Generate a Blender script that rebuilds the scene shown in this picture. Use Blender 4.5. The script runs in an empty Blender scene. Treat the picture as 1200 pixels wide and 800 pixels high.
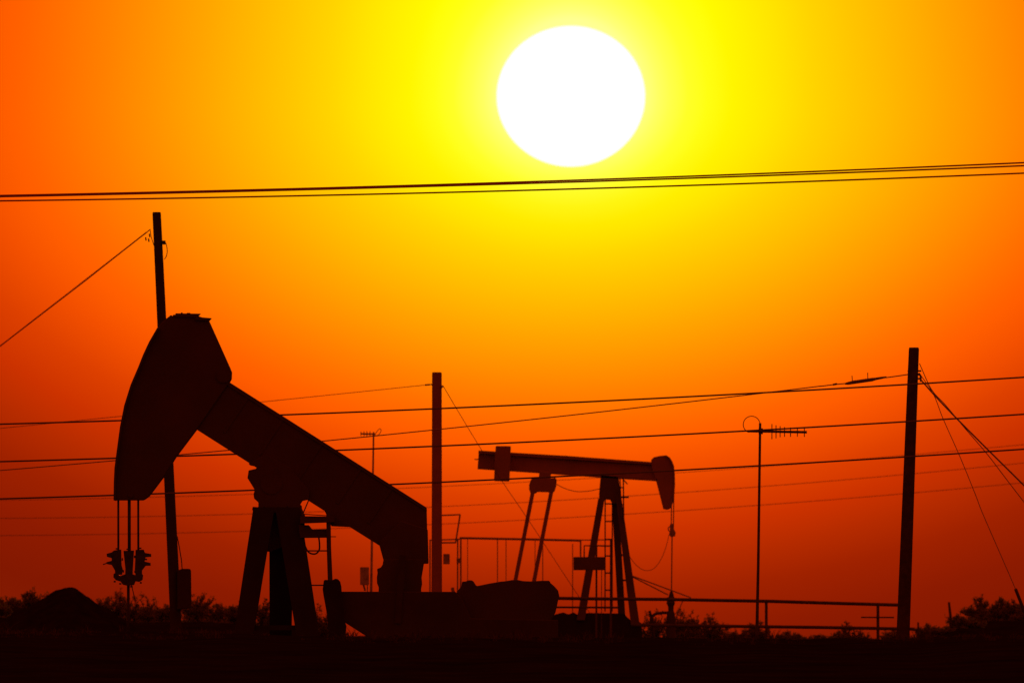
import bpy, bmesh, math, random
import numpy as np
from mathutils import Vector

SC = bpy.context.scene
COL = SC.collection
R = math.radians
random.seed(7)

# ------------------------------------------------------------------ camera geometry (long telephoto, about 560 mm)
LENS = 557.6
F = LENS / 36.0 * 1200.0            # focal length in photo pixels
HOR = 748.0                          # horizon row in the photo
EYE = 1.6
PITCH = math.atan((HOR - 400.0) / F)
CP, SP = math.cos(PITCH), math.sin(PITCH)


def P(px, py, D):
    """world point at distance D (metres along +Y) for a measured photo position"""
    u, v = px - 600.0, 400.0 - py
    y = F * CP - v * SP
    z = F * SP + v * CP
    k = D / y
    return Vector((u * k, D, EYE + z * k))


def S(D):
    return D / F                     # metres per photo pixel at distance D


def smooth(a, b, t):
    t = min(1.0, max(0.0, (t - a) / (b - a)))
    return t * t * (3 - 2 * t)


def hnoise(x, y):
    return (math.sin(x * 1.3 + y * .37) * .5 + math.sin(x * .53 - y * .91 + 1.7) * .6
            + math.sin(x * 2.9 + 1.1 * math.sin(y * .7)) * .25 + math.sin(y * 2.1 + x * .8) * .2)


CREST = [(-2500, 744), (-600, 734), (-200, 718), (0, 713), (55, 714), (110, 721), (160, 730), (215, 727), (260, 727), (310, 732), (400, 745), (560, 750), (760, 748),
         (860, 750), (1060, 750), (1098, 742), (1125, 730), (1200, 727), (1600, 736), (3000, 746)]


BANK = [(-2500, 746), (0, 741), (150, 742), (280, 742.5), (380, 746.5), (420, 748.5), (560, 748), (760, 747.5), (900, 750), (1060, 751), (1120, 747), (1400, 745), (3000, 748)]


def gz(x, y):
    z = smooth(140, 330, y) * 1.0
    if 250 < y < 385:
        px = 600 + x / y * F
        c = float(np.interp(px, [a for a, b in BANK], [b for a, b in BANK]))
        top = EYE + (HOR - c) * 345.0 / F
        w = smooth(262, 340, y) * (1 - smooth(352, 378, y))
        z = z * (1 - w) + top * w
    if y > 480:
        px = 600 + x / y * F
        c = float(np.interp(px, [a for a, b in CREST], [b for a, b in CREST]))
        top = EYE + (HOR - c) * 660.0 / F
        w = smooth(560, 655, y) * (1 - smooth(690, 900, y))
        z = z * (1 - w) + top * w
    if y > 200:
        z += .045 * hnoise(x, y) * smooth(200, 330, y) * (1 - smooth(900, 2000, y))
    return z


# ------------------------------------------------------------------ materials
def mat(name, col, rough=.8, spec=.1, metal=0., var=.35, scale=3.0, rust=None):
    m = bpy.data.materials.new(name)
    m.use_nodes = True
    nt = m.node_tree
    b = nt.nodes['Principled BSDF']
    b.inputs['Roughness'].default_value = rough
    b.inputs['Metallic'].default_value = metal
    b.inputs['Specular IOR Level'].default_value = spec
    tc = nt.nodes.new('ShaderNodeTexCoord')
    n = nt.nodes.new('ShaderNodeTexNoise')
    n.inputs['Scale'].default_value = scale
    n.inputs['Detail'].default_value = 6
    n.inputs['Roughness'].default_value = .65
    nt.links.new(tc.outputs['Object'], n.inputs['Vector'])
    r = nt.nodes.new('ShaderNodeValToRGB')
    r.color_ramp.elements[0].position = .32
    r.color_ramp.elements[1].position = .7
    lo = [c * (1 - var) for c in col]
    hi = [min(.9, c * (1 + var)) for c in (rust or col)]
    r.color_ramp.elements[0].color = (*lo, 1)
    r.color_ramp.elements[1].color = (*hi, 1)
    nt.links.new(n.outputs['Fac'], r.inputs['Fac'])
    nt.links.new(r.outputs['Color'], b.inputs['Base Color'])
    bp = nt.nodes.new('ShaderNodeBump')
    bp.inputs['Strength'].default_value = .25
    bp.inputs['Distance'].default_value = .02
    nt.links.new(n.outputs['Fac'], bp.inputs['Height'])
    nt.links.new(bp.outputs['Normal'], b.inputs['Normal'])
    return m


M = dict(
    pump=mat('weathered_pump_paint', (.078, .074, .068), .75, .08, rust=(.085, .062, .05), scale=.8, var=.14),
    skid=mat('darker_skid_paint', (.066, .058, .05), .85, .05, scale=1., var=.2),  # slightly darker than the pump paint, to merge with the ground
    base=mat('shaded_lower_paint', (.032, .028, .025), .85, .05, scale=1.5, var=.2),  # pump paint darkened for low parts: shade put into the colour
    dark=mat('blackened_steel', (.03, .025, .02), .85, .05, scale=3),
    pump2=mat('hazed_pump_paint', (.30, .21, .18), .8, .08, rust=(.31, .18, .13), scale=1.2, var=.15),  # lightened pump paint: distance haze put into the colour
    base2=mat('hazed_lower_paint', (.12, .10, .085), .85, .06, rust=(.12, .085, .065), scale=1.5, var=.2),  # for distant low parts: haze and shade both put into the colour
    steel=mat('oily_steel', (.055, .05, .045), .6, .1, scale=8),
    rod=mat('grey_steel', (.16, .15, .14), .6, .1, scale=8),
    far_steel=mat('hazed_steel', (.36, .33, .3), .7, .08, scale=6),  # steel of distant things, haze put into its colour
    pipe=mat('painted_pipe', (.10, .085, .07), .7, .08, scale=4),
    creosote=mat('creosoted_wood', (.075, .06, .05), .9, .05, scale=5),
    hazed_wood=mat('hazed_pole_wood', (.34, .19, .15), .9, .05, scale=2.5, var=.12),  # wood of the middle pole, lightened by haze in the colour
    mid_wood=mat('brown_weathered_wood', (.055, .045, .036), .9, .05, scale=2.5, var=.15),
    red_wire=mat('red_brown_wire', (.60, .22, .12), .7, .1, scale=2, var=.1),  # plain red-brown tone for the top wires and the twisted cable
    wire=mat('dull_aluminium', (.16, .155, .15), .7, .1, scale=2, var=.1),
    cable=mat('rubber_cable', (.20, .19, .18), .8, .06, scale=2, var=.1),
    far_cable=mat('far_rubber_cable', (.36, .33, .3), .8, .06, scale=2, var=.1),  # paler rubber: on distant wires the haze is put into the colour
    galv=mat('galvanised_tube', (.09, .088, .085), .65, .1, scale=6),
    far_galv=mat('far_galvanised_tube', (.42, .4, .38), .65, .1, scale=6),  # paler copy of the tube tone, distance haze in the colour
    leaf=mat('dusty_leaves', (.15, .15, .09), .9, .04, scale=9),
    twig=mat('dry_twigs', (.07, .055, .04), .9, .04, scale=9),
    soil=mat('piled_soil', (.018, .014, .01), 1., 0., scale=2),
)


nt_ = M['leaf'].node_tree
tr_ = nt_.nodes.new('ShaderNodeBsdfTranslucent')
tr_.inputs['Color'].default_value = (.30, .28, .12, 1)
mx_ = nt_.nodes.new('ShaderNodeMixShader')
mx_.inputs[0].default_value = .45
nt_.links.new(nt_.nodes['Principled BSDF'].outputs[0], mx_.inputs[1])
nt_.links.new(tr_.outputs[0], mx_.inputs[2])
nt_.links.new(mx_.outputs[0], nt_.nodes['Material Output'].inputs['Surface'])


# ------------------------------------------------------------------ mesh builder
class MB:
    def __init__(s):
        s.v, s.f = [], []

    def add(s, vs, fs):
        o = len(s.v)
        s.v += [Vector(v) for v in vs]
        s.f += [tuple(i + o for i in f) for f in fs]
        return s

    def prism(s, poly, D, t):
        """outline measured in the photo, standing at distance D, thickness t along the depth"""
        pts = [P(x, y, D) for x, y in poly]
        n = len(pts)
        a = sum((pts[i].x * pts[(i + 1) % n].z - pts[(i + 1) % n].x * pts[i].z) for i in range(n))
        if a < 0:
            pts.reverse()
        vs = [p + Vector((0, -t / 2, 0)) for p in pts] + [p + Vector((0, t / 2, 0)) for p in pts]
        fs = [tuple(range(n)), tuple(range(2 * n - 1, n - 1, -1))]
        fs += [(i, i + n, (i + 1) % n + n, (i + 1) % n) for i in range(n)]
        return s.add(vs, fs)

    def pbox(s, x0, y0, x1, y1, D, t):
        return s.prism([(x0, y0), (x1, y0), (x1, y1), (x0, y1)], D, t)

    def box(s, c, d, rz=0):
        c = Vector(c)
        vs = []
        for i in (-1, 1):
            for j in (-1, 1):
                for k in (-1, 1):
                    p = Vector((i * d[0] / 2, j * d[1] / 2, k * d[2] / 2))
                    if rz:
                        p = Vector((p.x * math.cos(rz) - p.y * math.sin(rz), p.x * math.sin(rz) + p.y * math.cos(rz), p.z))
                    vs.append(c + p)
        return s.add(vs, [(0, 1, 3, 2), (4, 6, 7, 5), (0, 4, 5, 1), (2, 3, 7, 6), (0, 2, 6, 4), (1, 5, 7, 3)])

    def tube(s, pts, r, n=8, cap=True):
        pts = [Vector(p) for p in pts]
        rs = r if isinstance(r, (list, tuple)) else [r] * len(pts)
        t0 = (pts[1] - pts[0]).normalized()
        up = Vector((0, 1, 0)) if abs(t0.y) < .9 else Vector((0, 0, 1))
        a = (up - t0 * up.dot(t0)).normalized()
        rings = []
        vs = []
        for i, p in enumerate(pts):
            q0, q1 = pts[max(0, i - 1)], pts[min(len(pts) - 1, i + 1)]
            t = (q1 - q0)
            t = t.normalized() if t.length > 1e-9 else t0
            a = (a - t * a.dot(t))
            a = a.normalized() if a.length > 1e-6 else Vector((0, 1, 0))
            b = t.cross(a)
            for k in range(n):
                w = 2 * math.pi * k / n
                vs.append(p + (a * math.cos(w) + b * math.sin(w)) * rs[i])
        fs = []
        for i in range(len(pts) - 1):
            for k in range(n):
                fs.append((i * n + k, i * n + (k + 1) % n, (i + 1) * n + (k + 1) % n, (i + 1) * n + k))
        if cap:
            fs.append(tuple(range(n - 1, -1, -1)))
            fs.append(tuple((len(pts) - 1) * n + k for k in range(n)))
        return s.add(vs, fs)

    def bar(s, a, b, w, d=None):
        """straight rectangular member from a to b: width w across the view, depth d"""
        d = d or w
        a, b = Vector(a), Vector(b)
        t = (b - a).normalized()
        e = Vector((0, 1, 0))
        e = (e - t * e.dot(t)).normalized()
        g = t.cross(e)
        vs = []
        for p in (a, b):
            for i, j in ((-1, -1), (1, -1), (1, 1), (-1, 1)):
                vs.append(p + g * (i * w / 2) + e * (j * d / 2))
        return s.add(vs, [(3, 2, 1, 0), (4, 5, 6, 7), (0, 1, 5, 4), (1, 2, 6, 5), (2, 3, 7, 6), (3, 0, 4, 7)])

    def build(s, name, material, parent=None, bevel=0., smooth_=False):
        me = bpy.data.meshes.new(name)
        off = parent_world(parent)
        me.from_pydata([tuple(v - off) for v in s.v], [], s.f)
        bm = bmesh.new()
        bm.from_mesh(me)
        bmesh.ops.recalc_face_normals(bm, faces=bm.faces)
        if bevel:
            es = [e for e in bm.edges if len(e.link_faces) == 2 and e.calc_face_angle(0) > .6]
            bmesh.ops.bevel(bm, geom=es, offset=bevel, segments=1, affect='EDGES', clamp_overlap=True)
        bm.to_mesh(me)
        bm.free()
        if smooth_:
            for p in me.polygons:
                p.use_smooth = True
        me.materials.append(material)
        o = bpy.data.objects.new(name, me)
        COL.objects.link(o)
        o.parent = parent
        return o


def parent_world(o):
    v = Vector((0, 0, 0))
    while o is not None:
        v += o.location
        o = o.parent
    return v


def empty(name, loc, label, cat, group=None):
    o = bpy.data.objects.new(name, None)
    o.empty_display_size = .3
    COL.objects.link(o)
    o.location = loc
    tag(o, label, cat, group)
    return o


def tag(o, label, cat, group=None):
    o['label'] = label
    o['category'] = cat
    if group:
        o['group'] = group
    return o


def circle_px(cx, cy, rx, ry, n=20, a0=0., a1=2 * math.pi):
    return [(cx + rx * math.cos(a0 + (a1 - a0) * i / n), cy - ry * math.sin(a0 + (a1 - a0) * i / n)) for i in range(n)]


def line(pts, D):
    return [P(x, y, D) for x, y in pts]


def catmull(pts, n=8):
    out = []
    p = [np.array(q, float) for q in pts]
    p = [2 * p[0] - p[1]] + p + [2 * p[-1] - p[-2]]
    for i in range(1, len(p) - 2):
        for k in range(n):
            t = k / n
            out.append(tuple(.5 * (2 * p[i] + (p[i + 1] - p[i - 1]) * t + (2 * p[i - 1] - 5 * p[i] + 4 * p[i + 1] - p[i + 2]) * t * t
                                   + (3 * p[i] - p[i - 1] - 3 * p[i + 1] + p[i + 2]) * t ** 3)))
    out.append(tuple(p[-2]))
    return out


# ------------------------------------------------------------------ ground
def build_ground():
    ys = [-3000, -1000, -300, -60, 0, 60, 120, 150, 180, 210, 230, 250, 270, 290, 310, 330]
    ys += list(np.arange(336, 560, 5)) + list(np.arange(560, 760, 4)) + [770, 790, 820, 860, 900, 1000, 1200, 1600, 2200, 3500, 6000, 12000, 25000, 55000]
    out = [1.12, 1.3, 1.6, 2.1, 3, 4.5, 7, 12, 22, 45, 100, 240]
    ts = [-o for o in reversed(out)] + list(np.linspace(-1, 1, 151)) + out
    vs, fs = [], []
    for y in ys:
        half = max(24., abs(y) * .04)
        for t in ts:
            x = half * t
            vs.append((x, y, gz(x, y)))
    n = len(ts)
    for i in range(len(ys) - 1):
        for k in range(n - 1):
            fs.append((i * n + k, i * n + k + 1, (i + 1) * n + k + 1, (i + 1) * n + k))
    me = bpy.data.meshes.new('ground')
    me.from_pydata(vs, [], fs)
    for p in me.polygons:
        p.use_smooth = True
    m = mat('dry_oilfield_soil', (.019, .015, .012), 1., 0., var=.5, scale=.6)
    me.materials.append(m)
    o = bpy.data.objects.new('ground', me)
    COL.objects.link(o)
    o['kind'] = 'structure'
    o['label'] = 'dark bare oilfield ground along the bottom of the picture'


build_ground()

# ------------------------------------------------------------------ near pump jack
D = 390.0
s = S(D)
root = empty('pump_jack', P(330, 775, D), 'large near pump jack, black horsehead raised high, beam sloping down to the right', 'pump jack')

head = [(133.5, 586), (133.8, 565), (134.6, 548), (137, 530), (141, 500), (146, 475), (153.5, 451), (162.5, 430), (168, 416), (175, 401),
        (184.5, 384.5), (191, 377), (199, 370.5), (231, 370), (244.5, 374.5), (269.8, 431), (271.8, 436), (271.5, 444), (269, 448.5),
        (231.5, 502.5), (207, 535), (192, 559), (175, 581.5), (168.5, 586)]
hh = MB().prism(head, D, .62).build('horsehead', M['pump'], root, bevel=.02)
arc = [(133.5, 586), (133.8, 565), (134.6, 548), (137, 530), (141, 500), (146, 475), (153.5, 451), (162.5, 430), (168, 416), (175, 401), (184.5, 384.5)]
MB().prism(arc + [(x + 2.4, y + .6) for x, y in reversed(arc)], D, .86).build('wireline_track', M['pump'], hh)
cap = MB()
cap.prism([(206, 367.3), (235, 367.8), (231.5, 371), (231, 371.8), (203, 371.4), (203, 369.2), (206, 368.8)], D, .7)
cap.prism([(230.5, 371.6), (247.8, 373), (245, 376), (228, 375)], D, .74)
cap.pbox(199, 369.6, 201.8, 374, D - .1, .3)
cap.pbox(212, 366.2, 214, 368, D, .2)
cap.pbox(219, 366.6, 223, 368, D + .1, .2)
cap.build('cap_plate', M['pump'], hh)
MB().tube([P(262, 440, D - .36), P(262, 440, D + .36)], 8.6 * s, 14).build('head_hinge_pin', M['pump'], hh)
MB().tube([P(153, 580, D - .34), P(153, 580, D + .34)], 3 * s, 10).build('wireline_anchor', M['pump'], hh)

# walking beam: web and two flanges
beam = MB()
beam.prism([(246, 434), (500, 594.8), (501, 640), (444, 637), (410, 616.8), (231, 502.8)], D, .50)
beam.prism([(246, 433.2), (500, 594.4), (500.3, 599), (243, 437)], D, .56)
beam.prism([(228, 498), (410, 614.5), (444, 635), (444.4, 638.8), (410, 617.2), (228, 501.6)], D, .56)
for q in (.12, .3, .5, .7, .86):
    x0, y0 = 262 + (490 - 262) * q, 447 + (590 - 447) * q
    beam.prism([(x0, y0), (x0 + 3, y0 + 2), (x0 - 25, y0 + 44), (x0 - 28, y0 + 42)], D, .53)
beam.build('walking_beam', M['pump'], root, bevel=.006)
MB().prism([(380, 597), (388, 602), (412, 617.2), (388.5, 616.2)], D - .2, .5).build('beam_bracket', M['pump'], root)

# saddle bearing on the samson post
sb = MB()
sb.prism([(291.5, 543), (293, 545), (301, 546.5), (300.5, 549), (291.6, 551), (290.2, 560), (294, 566), (298.8, 574), (297.3, 579), (298, 584),
          (303, 588.5), (303, 594), (296.4, 593.5), (295.6, 597), (299, 601), (354, 601), (353.5, 592), (351.6, 591), (354.4, 586.5), (362, 585), (363, 575), (340, 548), (312, 532)], D, .7)
sb.build('saddle_bearing', M['pump'], root, bevel=.01)
for yy in (-.29, .29):
    MB().tube([P(318, 566, D + yy - .08), P(318, 566, D + yy + .08)], 13 * s, 16).build('bearing_cap', M['pump'], root)

# samson post legs
legs = [((309.5, 594, -.35), (281, 772, -1.25), 25, 22), ((310, 594, .35), (283, 772, 1.25), 23, 19),
        ((330, 594, .35), (328.6, 772, 1.25), 29, 25), ((337, 594, -.35), (365.3, 772, -1.25), 29, 26.4)]
for (x0, y0, o0), (x1, y1, o1), w0, w1 in legs:
    m = MB()
    a = [P(x0 - w0 / 2, y0, D + o0), P(x0 + w0 / 2, y0, D + o0), P(x1 + w1 / 2, y1, D + o1), P(x1 - w1 / 2, y1, D + o1)]
    for dy in (-.16, .12):                      # two flanges and a web
        m.add([p + Vector((0, dy, 0)) for p in a] + [p + Vector((0, dy + .04, 0)) for p in a],
              [(0, 1, 2, 3), (7, 6, 5, 4), (0, 4, 5, 1), (1, 5, 6, 2), (2, 6, 7, 3), (3, 7, 4, 0)])
    ca, cb = (a[0] + a[1]) / 2, (a[2] + a[3]) / 2
    m.bar(ca, cb, .04, .24)
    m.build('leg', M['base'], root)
m = MB()
m.prism([(300, 598), (355, 598), (358, 622), (352, 632), (318, 646), (312.6, 646), (297, 622)], D + .1, .5)
m.build('post_gusset', M['pump'], root, bevel=.01)
for yy in (-1.0, 1.0):
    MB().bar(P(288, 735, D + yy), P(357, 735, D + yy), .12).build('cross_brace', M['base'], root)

# ladder side with small platform, motor box and hose
MB().tube([P(384.8, 596, D - .9), P(385.4, 640, D - .9), P(387.3, 690, D - .9)], [2.6 * s, 2.6 * s, 2.9 * s], 8).build('ladder_rail', M['pump'], root)
for y0, x0 in ((645, 357), (685.3, 364)):
    MB().tube([P(x0, y0, D - .9), P(387, y0, D - .9)], .9 * s, 6).build('ladder_rung', M['pump'], root)
pf = MB()
pf.prism([(352, 604.5), (392, 605), (392, 611.5), (352, 613)], D - .6, .8)
pf.tube([P(352, 601.8, D - .6), P(384, 604, D - .6)], .6 * s, 6)
pf.tube([P(354, 604, D - .7), P(361.6, 586, D - .3)], .8 * s, 6)
pf.tube([P(356.5, 604, D - .7), P(353, 596, D - .5)], 1.2 * s, 6)
pf.build('service_platform', M['pump'], root)
bx = MB()
bx.prism([(350, 615), (362, 615), (366, 620), (386, 619.4), (386, 629.6), (352, 630)], D - .5, .5)
bx.tube([P(386, 628.5, D - .6), P(394, 628.5, D - .6)], .6 * s, 6)
bx.build('brake_box', M['pump'], root, bevel=.01)
hose = catmull([(373.4, 628), (374.4, 637), (374, 644), (370, 648.4), (364, 648), (360, 644.5), (357, 638)], 6)
MB().tube(line(hose, D - .7), 1.1 * s, 6).build('hose', M['steel'], root, smooth_=True)

# tail: equaliser, pitmans, gear reducer, cranks with counterweights
MB().prism([(444, 636), (449.2, 655), (452, 662), (502.2, 660), (501.2, 620), (470, 610)], D, .95).build('equalizer_beam', M['pump'], root, bevel=.015)
gr = MB().prism([(449.6, 655), (448.6, 661), (446.4, 664.6), (442, 666.2), (442.6, 671), (441.8, 676), (442, 683), (444, 688), (443.4, 700),
                 (494, 700), (493.4, 690), (494.6, 683.6), (494, 676), (495.4, 668), (496.6, 660.4), (500, 655)], D, 1.0)
gr.build('gear_reducer', M['pump'], root, bevel=.015)
for yy in (-.72, .72):
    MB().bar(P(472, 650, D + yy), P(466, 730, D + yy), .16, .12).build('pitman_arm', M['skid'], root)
    ck = MB().prism([(460, 694), (476, 694), (478, 742), (458, 742)], D + yy * .88, .16).build('crank', M['pump'], root)
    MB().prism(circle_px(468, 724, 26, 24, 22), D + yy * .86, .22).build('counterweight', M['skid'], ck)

# skid: control box, deck, gusset, engine
skid = MB()
skid.prism([(400, 692.8), (534, 693), (541, 700), (552, 724), (654, 726), (654, 772), (384, 772), (384, 745.2), (430, 745.2), (404.5, 729), (396, 726), (395, 696)], D, 1.5)
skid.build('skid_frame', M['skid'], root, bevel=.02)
cb = MB()
cb.prism([(379.6, 679.6), (381, 678.8), (389, 679.6), (393, 677.6), (396, 678), (398.6, 681), (400, 687), (400.4, 694), (404, 728), (406, 733), (404.2, 746), (404, 772), (387, 772),
          (385.4, 745), (383.2, 719), (379, 696), (378.2, 690)], D - .95, .5)
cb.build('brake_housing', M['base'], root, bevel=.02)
eng = MB()
eng.prism([(535, 693.5), (541, 686), (541.5, 681), (547, 680.8), (548.5, 679.4), (553, 679.6), (555, 681), (558.5, 686.4), (573, 683.4), (587, 681), (592, 680.6),
           (600, 679.2), (607, 679.2), (613, 680.4), (622, 680.8), (635, 680), (644, 680), (645, 682.6), (650, 687), (654, 691.6), (655.4, 698), (654, 703), (653, 708), (651, 717),
           (644, 730), (552, 730)], D + .1, 1.1)
eng.build('engine_cover', M['pump'], root, bevel=.03)
for yy in (.88,):
    MB().prism(circle_px(620, 706, 27, 24, 20), D + yy * .78, .1).build('flywheel', M['pump'], root, bevel=.01)

# bridle, carrier bar and polished rod
for x, w, y0, y1 in ((138.6, 1.25, 583, 650), (151.4, 1.9, 574, 650), (162, 1.25, 583, 650)):
    MB().tube([P(x, y0, D - .1), P(x + .1, y1, D - .1)], w * s, 8).build('bridle_cable', M['steel'], root, smooth_=True)
cbar = MB()
cbar.prism([(133.2, 672), (135, 671), (141, 674.6), (146, 672.6), (156, 672.6), (161, 674), (165.4, 671.4), (167.6, 673), (167, 679), (163, 681.4), (158.6, 680.6), (157, 685), (150, 686),
            (144, 684.6), (141.6, 681), (136, 679.4), (133, 676)], D - .1, .34)
cbr = cbar.build('carrier_bar', M['steel'], root, bevel=.01)
c1 = MB().prism([(133.6, 644.6), (142, 643.4), (142.4, 662), (144, 667), (143, 673), (135, 673), (134.8, 668), (131, 661.6), (125.6, 660.6), (124.6, 658.4), (131, 656.6),
                 (131, 653.6), (125.4, 652), (125, 648.4), (131, 646.8)], D - .1, .2)
c1.tube([P(127, 659, D - .1), P(120.6, 661, D - .1)], .7 * s, 6)
c1.build('cable_clamp', M['steel'], cbr)
MB().prism([(144.8, 645), (157, 644.6), (156.6, 650), (155.6, 666), (155.4, 674), (146.8, 674), (147, 666), (145.4, 651)], D - .1, .22).build('cable_clamp', M['steel'], cbr)
MB().prism([(159, 643.8), (168.4, 643.6), (170, 647.4), (177, 648.6), (177.2, 652), (170.4, 652.6), (169.4, 657.4), (176.4, 659.2), (176.6, 662.4), (170.6, 662.6), (166.4, 668),
            (166.4, 673), (159, 674), (158, 668), (158.6, 655)], D - .1, .2).build('cable_clamp', M['steel'], cbr)
for x, y, w, h in ((137.6, 642.6, 4, 1.6), (131.6, 650, 2.6, 2.6), (143.4, 655, 1.2, 3), (144.6, 669, 1.2, 3), (150.8, 643.2, 5, 1.6), (157.8, 652, 1.4, 3),
                   (158.2, 669.6, 1.4, 2.4), (163.8, 642, 3.6, 1.6), (171, 655, 2.4, 2), (134.4, 681, 2.2, 2), (165, 682.4, 2, 2), (141, 683.6, 2.4, 1.8), (154, 687, 3, 1.6)):
    MB().pbox(x - w / 2, y - h / 2, x + w / 2, y + h / 2, D - .1, .26).build('bolt_head', M['steel'], cbr)
MB().tube([P(150.4, 684, D - .1), P(150.2, 764, D - .1)], 1.7 * s, 8).build('polished_rod', M['steel'], root, smooth_=True)
MB().tube(line([(154, 685), (156, 693), (158.8, 704)], D - .1), .6 * s, 6).build('loose_cable', M['steel'], root)

# ------------------------------------------------------------------ wellheads
def wellhead(px, rows, D, label, m):
    t = empty('wellhead', P(px, rows[-1][0], D), label, 'wellhead', 'wellheads under the pump jacks')
    b = MB()
    b.tube([P(px + dx, y, D) for y, w, dx in rows], [w * S(D) for y, w, dx in rows], 12)
    b.build('well_casing', m, t)
    return t


w1 = wellhead(150.3, [(750, 3, 0), (754, 5, 0), (756, 8, 0), (759, 8, 0), (760, 6, 0), (785, 6, 0)], 389.9,
              'dark wellhead where the near pump rod meets the ground below the hanging carrier bar', M['dark'])
MB().tube([P(128, 764, 389.9), P(172, 764, 389.9)], 3 * s, 8).build('flow_line', M['dark'], w1)

# ------------------------------------------------------------------ far pump jack
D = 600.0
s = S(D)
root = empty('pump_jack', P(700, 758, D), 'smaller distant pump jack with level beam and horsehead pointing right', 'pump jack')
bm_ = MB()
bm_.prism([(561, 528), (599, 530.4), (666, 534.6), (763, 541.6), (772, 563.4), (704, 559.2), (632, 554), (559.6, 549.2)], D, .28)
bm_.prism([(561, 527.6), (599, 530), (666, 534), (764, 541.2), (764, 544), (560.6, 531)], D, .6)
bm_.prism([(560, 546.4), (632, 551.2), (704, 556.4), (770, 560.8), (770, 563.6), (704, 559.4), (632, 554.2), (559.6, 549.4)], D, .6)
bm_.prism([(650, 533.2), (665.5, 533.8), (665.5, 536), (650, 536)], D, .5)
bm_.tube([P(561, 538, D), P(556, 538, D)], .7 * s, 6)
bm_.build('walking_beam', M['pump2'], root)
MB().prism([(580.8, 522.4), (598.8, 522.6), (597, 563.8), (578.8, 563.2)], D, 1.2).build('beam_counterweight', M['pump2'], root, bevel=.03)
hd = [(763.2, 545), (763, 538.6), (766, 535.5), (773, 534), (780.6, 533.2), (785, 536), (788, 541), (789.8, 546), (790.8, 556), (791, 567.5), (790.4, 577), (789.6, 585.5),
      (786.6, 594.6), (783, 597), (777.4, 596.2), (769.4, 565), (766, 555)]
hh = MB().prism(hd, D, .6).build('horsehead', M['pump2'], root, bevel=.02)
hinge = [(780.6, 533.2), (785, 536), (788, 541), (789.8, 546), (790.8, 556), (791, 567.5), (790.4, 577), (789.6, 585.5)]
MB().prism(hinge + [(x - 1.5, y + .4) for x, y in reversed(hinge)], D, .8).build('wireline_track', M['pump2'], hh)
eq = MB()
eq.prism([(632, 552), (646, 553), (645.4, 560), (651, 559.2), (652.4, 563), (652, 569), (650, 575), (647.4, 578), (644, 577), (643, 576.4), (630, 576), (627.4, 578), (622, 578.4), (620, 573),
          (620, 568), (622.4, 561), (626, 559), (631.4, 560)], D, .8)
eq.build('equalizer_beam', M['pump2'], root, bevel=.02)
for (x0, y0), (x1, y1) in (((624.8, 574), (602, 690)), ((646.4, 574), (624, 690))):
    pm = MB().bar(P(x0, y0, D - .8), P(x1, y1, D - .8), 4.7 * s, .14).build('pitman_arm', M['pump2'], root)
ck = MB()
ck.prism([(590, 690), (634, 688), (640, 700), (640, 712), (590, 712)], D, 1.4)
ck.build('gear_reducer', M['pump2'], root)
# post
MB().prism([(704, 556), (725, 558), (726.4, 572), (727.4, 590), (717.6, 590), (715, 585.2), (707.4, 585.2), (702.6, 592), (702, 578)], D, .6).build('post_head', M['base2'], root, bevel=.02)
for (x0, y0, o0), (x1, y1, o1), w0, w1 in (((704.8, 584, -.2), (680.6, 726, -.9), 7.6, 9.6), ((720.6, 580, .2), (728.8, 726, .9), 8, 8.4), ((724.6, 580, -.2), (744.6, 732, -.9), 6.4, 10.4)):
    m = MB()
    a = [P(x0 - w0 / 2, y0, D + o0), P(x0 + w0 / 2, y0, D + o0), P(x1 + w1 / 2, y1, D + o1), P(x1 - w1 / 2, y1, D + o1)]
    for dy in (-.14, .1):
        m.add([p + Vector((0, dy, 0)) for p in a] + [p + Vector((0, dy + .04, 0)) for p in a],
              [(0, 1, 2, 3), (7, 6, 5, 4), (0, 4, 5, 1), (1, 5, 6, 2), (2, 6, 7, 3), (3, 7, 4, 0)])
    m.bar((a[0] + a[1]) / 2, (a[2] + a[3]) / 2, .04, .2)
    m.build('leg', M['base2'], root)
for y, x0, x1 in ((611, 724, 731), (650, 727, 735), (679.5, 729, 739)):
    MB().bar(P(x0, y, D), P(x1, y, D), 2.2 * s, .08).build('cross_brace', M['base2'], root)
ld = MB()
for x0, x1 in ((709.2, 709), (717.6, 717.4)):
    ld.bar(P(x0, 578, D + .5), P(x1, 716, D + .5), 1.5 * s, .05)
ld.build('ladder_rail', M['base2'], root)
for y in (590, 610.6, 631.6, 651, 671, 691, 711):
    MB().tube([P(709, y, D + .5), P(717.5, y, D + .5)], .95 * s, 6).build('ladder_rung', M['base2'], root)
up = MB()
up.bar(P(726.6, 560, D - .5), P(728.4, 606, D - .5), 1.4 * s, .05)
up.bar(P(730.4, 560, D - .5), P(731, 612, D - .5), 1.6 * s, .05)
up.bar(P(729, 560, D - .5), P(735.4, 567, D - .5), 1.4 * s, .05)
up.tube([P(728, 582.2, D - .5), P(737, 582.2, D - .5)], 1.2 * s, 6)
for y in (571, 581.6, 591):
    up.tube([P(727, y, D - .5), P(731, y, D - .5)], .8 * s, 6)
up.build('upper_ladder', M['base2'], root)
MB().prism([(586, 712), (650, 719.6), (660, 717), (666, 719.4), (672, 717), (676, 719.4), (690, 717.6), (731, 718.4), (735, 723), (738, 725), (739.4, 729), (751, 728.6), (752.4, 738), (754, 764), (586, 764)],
           D, 1.8).build('skid_frame', M['base'], root, bevel=.02)
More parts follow.
